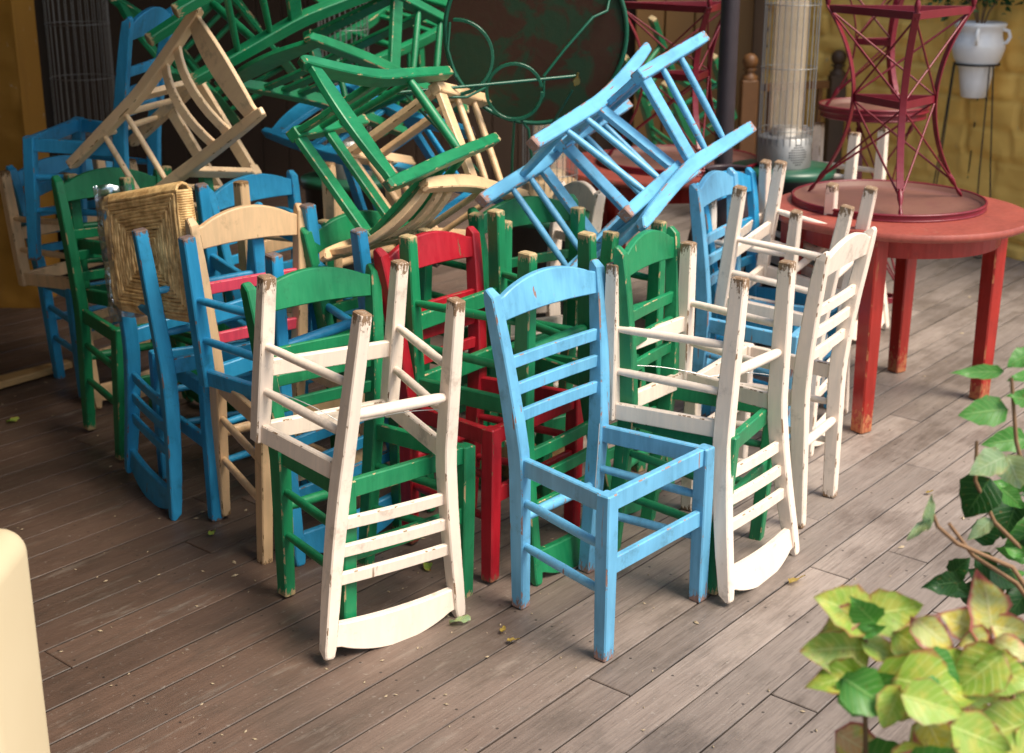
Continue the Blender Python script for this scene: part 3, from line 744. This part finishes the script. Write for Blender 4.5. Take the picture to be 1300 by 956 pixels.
e=empty('iron_table','round rust and green iron table tipped on its edge, scroll legs facing out','table',M=DM)
GI=simple('green_iron_paint',(.006,.085,.048),.3,var=.3,scale=20)
b=MB(); b.lathe([(RAD,-.004),(RAD,.0),(.001,.0)],(0,0,0),72,smooth=False,cap=True); b.build('tabletop',rust(),e)
b=MB(); b.tube([(RAD*math.cos(2*PI*k/72),RAD*math.sin(2*PI*k/72),.004) for k in range(72)],.008,8,True); b.build('rim',GI,e)
S_=4.75/1705
def L(px,py,n=0): return Vector(((px-680)*S_,-(py-42)*S_,n))
def arc(cx,cy,r,a0,a1,n0,n1,N=20): return [L(cx+r*math.cos(math.radians(a0+(a1-a0)*i/N)),cy+r*math.sin(math.radians(a0+(a1-a0)*i/N)),n0+(n1-n0)*i/N) for i in range(N+1)]
b=MB(); b.tube([L(514,94,.30),L(620,91,.20),L(728,87,.10)],.0055,8); b.build('brace_rod',GI,e)
b=MB(); b.sweep(arc(655,103,33,0,350,.14,.14,36),[.017]*37,[.010]*37,.001,xdir=Vector((0,0,1))); b.build('scroll_ring',GI,e)
b=MB(); b.sweep(arc(588,60,42,-95,95,.16,.20,24),[.019]*25,[.010]*25,.001,xdir=Vector((0,0,1))); b.build('scroll_ring',GI,e)
for pts in ([L(655,138,.14),L(652,185,.10),L(651,250,.06)],[L(662,136,.14),L(672,150,.12),L(676,190,.10)],[L(724,104,.10),L(700,150,.05),L(690,160,.0)],[L(530,97,.28),L(590,170,.2),L(648,245,.1)],[L(690,86,.12),L(715,55,.10),L(748,20,.06),L(765,14,.03),L(768,0,.01)],[L(577,28,.02),L(574,60,.03),L(584,92,.05)],[L(690,90,.1),L(690,110,.1),L(676,130,.12)],[L(548,100,.28),L(600,104,.22),L(622,94,.2)]):
    b=MB(); b.tube(pts,.0048,8); b.build('leg_rod',GI,e)
b=MB(); b.tube([L(729,92,.09),L(729,92,.13)],.012,10); b.tube([L(731,82,.11),L(727,98,.11)],.004,6); b.build('wing_nut',simple('brass',(.5,.33,.12),.3,metal=1),e)
# --- rush seat in plastic
RK=.845
RM=Matrix(((-0.082,-0.796,-0.599,-1.27*RK),(.122,.589,-.799,4.63*RK),(.989,-.139,.049,1.741-(1.741-.65)*RK),(0,0,0,1)))
def straw():
    t=NT('woven_rush'); v=t.objvec(); n=t.noise(t.scaled(v,(1,1,1)),30,4,.6); n2=t.noise(v,140,3,.6)
    c=t.mix(t.mapr(n,.3,.7,0,1),(.42,.19,.05,1),(.97,.66,.30,1)); c=t.mix(t.math('MULTIPLY',n2,.5),c,(.85,.60,.30,1)); t.ln(c,t.b.inputs['Base Color']); t.b.inputs['Roughness'].default_value=.6; t.bump(n2,.4,.001); return t.m
e=empty('rush_seat','loose woven rush seat jammed on its edge between blue legs','chair seat',M=RM)
b=MB(); rr=random.Random(2); hw0,hw1,hd=.185,.155,.175; N=16
corners=[Vector((-hw0,-hd,0)),Vector((hw0,-hd,0)),Vector((hw1,hd,0)),Vector((-hw1,hd,0))]
for si in range(4):
    A,B2=corners[si],corners[(si+1)%4]
    for side in(1,-1):
        for k in range(N):
            t0=k/N; a=A.lerp(Vector((0,0,0)),t0); c=B2.lerp(Vector((0,0,0)),t0)
            zc=side*(.024-.014*t0*t0)
            pts=[]
            for i in range(7):
                q=i/6; p=a.lerp(c,q)+Vector((rr.uniform(-.0014,.0014),rr.uniform(-.0014,.0014),zc+rr.uniform(-.0025,.0025)+side*.003*math.sin(PI*q))); pts.append(p)
            b.tube(pts,rr.uniform(.0052,.0068),7)
    # wrap over the edge
    out=((A+B2)/2).normalized()
    for k in range(52):
        q=(k+.5)/52; p=A.lerp(B2,q)
        b.tube([p+Vector((0,0,.024)),p+out*.014+Vector((0,0,.016)),p+out*.020,p+out*.014+Vector((0,0,-.016)),p+Vector((0,0,-.024))],.0055,5)
b.build('woven_panel',straw(),e)
b=MB(); b.box((0,0,0),(.30,.32,.012)); b.build('gap_shade_plate',simple('dark_gap_shade',(.10,.05,.02),.9),e)  # dark plate behind the strands; shade in their gaps put into its colour
t=NT('clear_plastic_wrap'); t.b.inputs['Base Color'].default_value=(.9,.93,1,1); t.b.inputs['Roughness'].default_value=.18; t.b.inputs['Transmission Weight'].default_value=1; t.b.inputs['IOR'].default_value=1.12
tb=t.node('ShaderNodeBsdfTransparent'); mx=t.node('ShaderNodeMixShader'); t.ln(t.mapr(t.noise(t.objvec(),16,4,.7,.8),.35,.7,.25,.85),mx.inputs[0]); t.ln(tb.outputs[0],mx.inputs[1]); 
df=t.node('ShaderNodeBsdfGlossy'); df.inputs['Roughness'].default_value=.25; df.inputs['Color'].default_value=(.75,.8,.88,1)
mx.inputs[0].default_value=.3
t.ln(df.outputs[0],mx.inputs[2]); t.ln(mx.outputs[0],t.n['Material Output'].inputs['Surface'])
t.n.remove(t.b)
b=MB(); vs=[];fs=[]; NU,NV=40,26
for i in range(NU+1):
    u=-hd-.03+(2*hd+.06)*i/NU*1.0
    for j in range(NV+1):
        a=PI*.5+PI*j/NV   # wraps round the -x edge
        q=Vector((0,u,0))
        # local: x edge chosen below
        rx=.07; x=.5*hw0*0+(-hw0+.06)+rx*1.5*math.cos(a); z=.045*math.sin(a)
        nzv=noise.noise(Vector((x*16,u*16,z*24)))*.016+noise.noise(Vector((x*40,u*40,z*40)))*.007
        vs.append((x+nzv,u+nzv*.6,z*(1+.5*noise.noise(Vector((u*14,j*.3,2))))+nzv))
for i in range(NU):
    for j in range(NV): q=i*(NV+1)+j; fs.append((q,q+1,q+NV+2,q+NV+1))
b.add(vs,fs,True); PLW=b; o=b.build('plastic_wrap',t.m,e); o.rotation_euler=(0,0,-PI/2)
# --- fallen leaves and crumbs
def fallen(px,py,L,mat,label,ang,tilt=.2):
    p=pxd(px,py,3); f=1705.286; vx=(px-650)/f; vy=-(py-433.5)/f; c,s=math.cos(.297),math.sin(.297)
    d=Vector((vx,c+vy*s,-s+vy*c)); g=CAMP+d*(-1.741/d.z)
    lv=Leaves(); lv.add(Vector((-L/2,0,.006)),(1,0,0),L,L*.55,Vector((0,tilt,1)),fold=.3,curl=-.2); o=lv.build('fallen_leaf',mat); o.location=(g.x,g.y,.003); o.rotation_euler=(0,0,ang); tag(o,label,'leaf','fallen leaves on the deck')
DRY=leaf_mat('dry_leaf',(.50,.30,.08,1),(.30,.14,.04,1),(.6,.4,.15,1),.3)
fallen(584,793,.058,LP,'green yellow fallen leaf at the foot of the front cream chair',.2)
fallen(270,680,.035,LY,'yellow fallen leaf on the dark boards left of the cream legs',1.2)
fallen(17,537,.05,LY,'small green leaf alone on the dark deck at the far left',.6)
fallen(639,803,.03,DRY,'upright dry leaf between the front cream and blue chairs',1.3)
fallen(652,817,.035,DRY,'flat dry leaf just left of the blue chair foot',.1)
fallen(543,722,.05,LY,'dull yellow leaf under the front cream chair backrest',2.0)
fallen(1012,740,.06,DRY,'curled brown leaf in front of the right cream chair',.5)
fallen(1180,628,.03,DRY,'tiny dry leaf on the open boards at right',.4)
b=MB(); rr=random.Random(9)
for i in range(520):
    if rr.random()<.6: x,y=rr.gauss(-.3,.7),rr.gauss(3.6,.7)
    else: x,y=rr.uniform(-2.2,2.6),rr.uniform(2.4,7)
    r=rr.uniform(.0012,.0042)*(1 if rr.random()<.93 else 2); a=rr.uniform(0,PI); dx,dy=r*math.cos(a)*rr.uniform(1,2.6),r*math.sin(a)*1.5
    z=.0015; b.add([(x-dx,y-dy,z),(x+dy*.5,y-dx*.5,z),(x+dx,y+dy,z+.001),(x-dy*.5,y+dx*.5,z),(x,y,z+r*.8)],[(0,1,4),(1,2,4),(2,3,4),(3,0,4)])
o=b.build('crumbs',simple('pale_crumbs',(.34,.26,.17),.8,var=.4,scale=2)); o['kind']='stuff'; tag(o,'pale crumbs and paint flakes scattered on the deck','debris')
# --- twisted tie wires holding stacked chairs
TW=simple('grey_tie_wire',(.55,.55,.55),.35,metal=.8,bump=0)
def wire(M,pts,label):
    b=MB(); q=[]
    pts=[Vector(p) for p in pts]
    for i in range(len(pts)-1):
        for k in range(8):
            t_=k/8; p=pts[i].lerp(pts[i+1],t_); q.append(p+Vector((0,0,-.012*math.sin(PI*t_))))
    q.append(pts[-1]); b.tube(q,.0013,5); o=b.build('tie_wire',TW); o.matrix_world=M; tag(o,label,'wire','tie wires')

# ------------------------------------------------------------------ the pile
CHAIRS=[
 (([[0.6646, -0.7472, 0.0032], [0.7472, 0.6646, 0.0013], [-0.0031, 0.0015, 1.0]],[0.2475, 3.2432, 0.0001],[1.0305, 0.9824, 1.0041]),'blue_worn','light blue chair standing upright alone at the very front of the pile','upright chairs under the stacks','plain'),
 (([[0.7708, 0.6294, -0.0985], [0.6343, -0.7726, 0.0269], [-0.0592, -0.0832, -0.9948]],[-0.3498, 3.2162, 0.9018],[0.9861, 0.9822, 0.9938]),'white','chipped cream white chair hung upside down on the front green chair, nearest the camera','chairs stacked upside down','plain'),
 (([[0.6095, 0.7927, -0.0094], [0.7922, -0.6095, -0.031], [-0.0303, 0.0114, -0.9995]],[0.5288, 3.5784, 0.879],[0.9669, 1.021, 0.9931]),'white','cream white upside-down chair just right of the front blue chair','chairs stacked upside down','plain'),
 (([[0.7001, -0.7138, 0.0206], [0.7122, 0.7001, 0.0526], [-0.052, -0.0221, 0.9984]],[-0.3926, 3.2897, 0.0],[1.0106, 1.0071, 0.9851]),'green','green upright chair carrying the frontmost cream white chair','upright chairs under the stacks','plain'),
 (([[0.4596, -0.8849, 0.0756], [0.8865, 0.4622, 0.022], [-0.0545, 0.0569, 0.9969]],[0.5012, 3.5773, -0.0002],[0.9773, 0.9638, 1.0306]),'green','green upright chair with arched back, under the cream chair right of the blue one','upright chairs under the stacks','plain'),
 (([[0.5786, -0.8155, 0.0141], [0.8151, 0.5788, 0.0263], [-0.0296, -0.0037, 0.9996]],[-0.0743, 3.6575, 0.0004],[1.035, 1.0089, 1.0092]),'red','bright red upright chair between the front green and front blue chairs','upright chairs under the stacks','plain'),
 (([[0.6567, 0.7537, 0.0268], [0.7529, -0.6572, 0.0331], [0.0425, -0.0016, -0.9991]],[-0.0279, 3.6554, 0.9416],[0.9071, 1.1412, 1.0584]),'green','green upside-down chair stacked on the red chair, chipped leg ends up','chairs stacked upside down','plain'),
 (([[0.5684, -0.822, 0.0351], [-0.8202, -0.5629, 0.1018], [-0.0639, -0.0867, -0.9942]],[-1.0108, 4.0012, 0.9404],[0.9662, 0.9622, 1.0374]),'blue','blue upside-down chair at the left front, its arched crest on the deck','chairs stacked upside down','plain'),
 (([[0.7311, 0.6802, 0.0521], [0.6762, -0.7327, 0.0765], [0.0902, -0.0207, -0.9957]],[-0.657, 3.7396, 0.9275],[1.0262, 1.0143, 1.0292]),'blue','blue upside-down chair stacked on the tan chair with pink slats','chairs stacked upside down','plain'),
 (([[0.7617, -0.6459, 0.0522], [0.6479, 0.7603, -0.0466], [-0.0096, 0.0693, 0.9976]],[-0.6851, 3.764, -0.0002],[0.8786, 1.0114, 1.0632]),'cream_pink','tan cream upright chair with two pink slats in its back','upright chairs under the stacks','plain'),
 (([[0.7047, -0.7079, 0.0479], [0.7076, 0.7061, 0.0258], [-0.0521, 0.0157, 0.9985]],[-1.3157, 4.544, 0.0001],[0.9624, 0.9986, 1.0427]),'green','dark green upright chair left of the rush seat','upright chairs under the stacks','plain'),
 (([[-0.6974, 0.7154, 0.0435], [0.7103, 0.6979, -0.0917], [-0.0959, -0.033, -0.9948]],[-1.3047, 4.683, 0.9327],[0.9915, 1.0001, 1.0328]),'green','dark green upside-down chair left of the rush seat','chairs stacked upside down','plain'),
 (([[0.6666, 0.7406, 0.084], [0.7429, -0.6694, 0.0057], [0.0605, 0.0586, -0.9964]],[-1.678, 5.1102, 0.8886],[0.9999, 0.9946, 1.0115]),'cream','tan upside-down chair at the far left edge of the pile','chairs stacked upside down','plain'),
 (([[0.7069, -0.7062, -0.0402], [0.7073, 0.706, 0.0351], [0.0036, -0.0532, 0.9986]],[-1.6233, 5.1694, -0.0002],[1.0005, 0.9816, 0.9943]),'blue','blue upright chair under the tan chair at the far left edge','upright chairs under the stacks','plain'),
 (([[-0.125, 0.9893, 0.0757], [-0.9915, -0.1219, -0.0449], [-0.0352, -0.0807, 0.9961]],[-1.5713, 4.9913, 0.5785],[0.9923, 0.9758, 1.0285]),'blue','blue chair standing high on the left stack with its legs over the edge','chairs tumbled on top of the pile','plain'),
 (([[-0.5252, -0.4322, 0.733], [0.307, -0.8996, -0.3105], [0.7936, 0.062, 0.6052]],[-1.4128, 4.8717, 0.826],[0.9715, 1.0685, 0.9504]),'lit_cream','tan chair with curved slats tipped backwards at the upper left, topmost there','chairs tumbled on top of the pile','curved'),
 (([[0.5756, 0.7344, -0.3596], [-0.2542, -0.2573, -0.9323], [-0.7772, 0.628, 0.0386]],[-0.2609, 4.3732, 1.0923],[0.9422, 1.0062, 1.0457]),'green','bright green chair thrown on its back in the middle of the pile top','chairs tumbled on top of the pile','dowel'),
 (([[-0.5595, 0.6038, -0.5677], [0.5629, -0.226, -0.7951], [-0.6083, -0.7644, -0.2134]],[0.6233, 4.67, 1.1507],[1.0151, 0.9833, 1.0]),'blue_worn','pale blue chair tipped over at the right, its nailed seat rail facing up','chairs tumbled on top of the pile','plain'),
 (([[-0.579, -0.6885, 0.4367], [0.4071, 0.2199, 0.8865], [-0.7064, 0.6911, 0.153]],[0.1029, 3.9506, 0.9242],[0.9603, 0.9933, 1.043]),'blue_worn','pale blue tipped chair whose long post crosses in front of the rusty tabletop','chairs tumbled on top of the pile','plain'),
 (([[-0.8066, 0.1103, -0.5806], [0.4556, -0.5097, -0.7298], [-0.3765, -0.8532, 0.3609]],[-0.3103, 5.3282, 1.1556],[1.0385, 0.8678, 1.0679]),'green','green chair lying on top left of the bright green one, crest at its left','chairs tumbled on top of the pile','plain'),
 (([[-0.6075, -0.785, -0.1215], [0.4225, -0.1898, -0.8863], [0.6727, -0.5897, 0.447]],[-1.1979, 6.2847, 1.0819],[0.9854, 1.007, 1.0026]),'green','dark green chair lying at the top edge above the tan tipped chair','chairs tumbled on top of the pile','plain'),
 (([[-0.8875, 0.1207, 0.4448], [0.4003, -0.2764, 0.8737], [0.2284, 0.9534, 0.197]],[-0.7915, 6.4146, 1.0211],[0.9807, 1.0, 1.0138]),'green','dark green chair tipped in front of the bare heater wires','chairs tumbled on top of the pile','plain'),
 (([[0.5864, -0.7359, 0.3384], [-0.7331, -0.3045, 0.6082], [-0.3446, -0.6047, -0.718]],[0.7431, 6.705, 1.171],[1.1109, 0.7489, 1.0561]),'green','green chair wedged behind the tipped blue chairs beside the rusty tabletop','chairs tumbled on top of the pile','plain'),
 (([[-0.7282, -0.3433, -0.5931], [-0.5249, -0.277, 0.8048], [-0.4406, 0.8974, 0.0215]],[-0.1778, 4.7142, 0.8432],[0.9475, 0.9949, 1.1251]),'blue','deep blue chair on its back beneath the bright green tipped chair','chairs tumbled on top of the pile','plain'),
 (([[0.649, 0.0558, 0.7588], [-0.6216, 0.6139, 0.4865], [-0.4387, -0.7874, 0.4331]],[-1.1643, 4.4923, 1.4591],[0.9913, 1.0, 1.0076]),'green','dark green chair high in the shade behind the tan tipped one','chairs tumbled on top of the pile','plain'),
 (([[-0.7848, 0.4607, -0.4146], [0.2295, -0.4053, -0.8849], [-0.5757, -0.7896, 0.2124]],[-0.1355, 4.7016, 0.9218],[0.9619, 1.0147, 1.0203]),'cream','tan cream chair tipped on its side between the green and the pale blue tipped chairs','chairs tumbled on top of the pile','curved'),
 (([[0.4452, -0.8944, 0.0426], [0.8952, 0.4456, 0.0019], [-0.0207, 0.0373, 0.9991]],[0.8566, 4.5123, 0.0003],[0.9984, 0.9948, 1.0435]),'blue_worn','light blue upright chair in front of the ribbed barrel','upright chairs under the stacks','plain'),
 (([[0.6212, 0.7817, 0.0553], [0.7536, -0.6153, 0.2315], [0.215, -0.1022, -0.9713]],[0.9446, 4.7786, 0.8574],[0.972, 0.9048, 0.9276]),'white','cream white upside-down chair nearest the green heater housing','chairs stacked upside down','plain'),
 (([[0.4954, 0.8645, -0.0852], [0.8663, -0.4844, 0.1218], [0.064, -0.1342, -0.9889]],[1.0052, 4.5192, 0.9165],[1.0033, 1.031, 1.0]),'white','cream white upside-down chair on the blue one by the barrel','chairs stacked upside down','plain'),
 (([[-0.5419, 0.8405, 0.0015], [-0.8404, -0.5419, 0.005], [0.0051, 0.0014, 1.0]],[0.8004, 3.9687, -0.0001],[0.9922, 0.9998, 0.9918]),'white_clean','cream white upright chair seen from behind beside the red table leg','upright chairs under the stacks','plain'),
 (([[0.6398, 0.7685, -0.0051], [0.7674, -0.6393, -0.0489], [-0.0408, 0.0274, -0.9988]],[1.4016, 5.9022, 0.9152],[0.9992, 1.0077, 1.0263]),'white_clean','cream white upside-down chair standing beyond the red table','chairs stacked upside down','plain'),
 (([[0.8051, -0.5932, 0.0037], [0.5932, 0.8051, 0.0032], [-0.0049, -0.0004, 1.0]],[0.1671, 4.2196, -0.0],[0.9979, 1.0, 0.9978]),'green','green upright chair in the middle row behind the front blue chair','upright chairs under the stacks','plain'),
 (([[0.602, 0.7982, -0.0216], [0.7966, -0.6022, -0.0522], [-0.0547, 0.0142, -0.9984]],[0.2292, 4.075, 0.8879],[0.9852, 1.0211, 0.9992]),'green','green upside-down chair in the middle row behind the front blue chair','chairs stacked upside down','plain'),
 (([[0.5353, 0.8447, 0.0007], [0.8447, -0.5353, -0.0002], [0.0002, 0.0007, -1.0]],[-0.3354, 4.1621, 0.8849],[1.0, 0.9998, 1.0]),'green','green upside-down chair in the shaded middle row behind the front green chair','chairs stacked upside down','plain'),
 (([[0.662, -0.7495, -0.0011], [0.7495, 0.662, -0.0015], [0.0018, 0.0001, 1.0]],[-0.3268, 3.9946, 0.0],[1.0008, 1.0, 1.0008]),'green','green upright chair in the shaded middle row behind the red chair','upright chairs under the stacks','plain'),
 (([[0.5903, -0.8072, -0.003], [0.8072, 0.5903, -0.0048], [0.0056, 0.0004, 1.0]],[-0.761, 4.6745, 0.0],[1.002, 1.0, 1.0021]),'blue','deep blue upright chair in the back row under the tan tipped chair','upright chairs under the stacks','plain'),
 (([[0.5783, 0.8154, 0.0253], [0.8158, -0.5783, -0.0059], [0.0098, 0.024, -0.9997]],[-0.649, 4.5615, 0.9396],[1.0631, 1.0633, 1.0]),'cream','tan upside-down chair on the deep blue one in the back row','chairs stacked upside down','plain'),
 (([[0.3087, 0.9507, -0.0294], [-0.9457, 0.3101, 0.0978], [0.102, -0.0024, 0.9948]],[0.0586, 4.623, -0.0002],[0.9873, 1.0, 0.9874]),'white','cream white upright chair in the back row under the pale blue tipped chairs','upright chairs under the stacks','plain'),
]
CM=[]
for p,col,label,grp,sty in CHAIRS:
    M=pose_matrix(p); CM.append(M); place_chair(M,col,label,grp,sty)
MATES=[
 (-0.9,4.07,-0.95,'blue','blue upright chair under the left front upside-down blue chair'),
 (1.4,5.9,0.9,'white_clean','cream white upright chair under the one beyond the red table'),
 (0.96,4.75,0.95,'blue','blue upright chair behind the light blue one by the barrel'),
]
for x,y,yaw,col,label in MATES: place_chair(mate(x,y,yaw),col,label,'upright chairs under the stacks')
# wires
MA=CM[0]
wire(MA,[(-WRS,DD-.02,.395),(-WF+.01,-DD+.03,.41),(-.05,.0,.37),(WRS-.02,DD-.02,.45)],'thin grey wire tied across the seat of the front blue chair')
MBm=CM[1]
wire(MBm,[(-WF,-DD,.30),(-.06,.02,.36),(WRS,DD,.30)],'thin grey wire tied across the frontmost upside-down cream chair')
wire(CM[2],[(-WF,-DD,.29),(.0,.03,.33),(WRS,DD,.34)],'thin grey wire tied across the right upside-down cream chair')
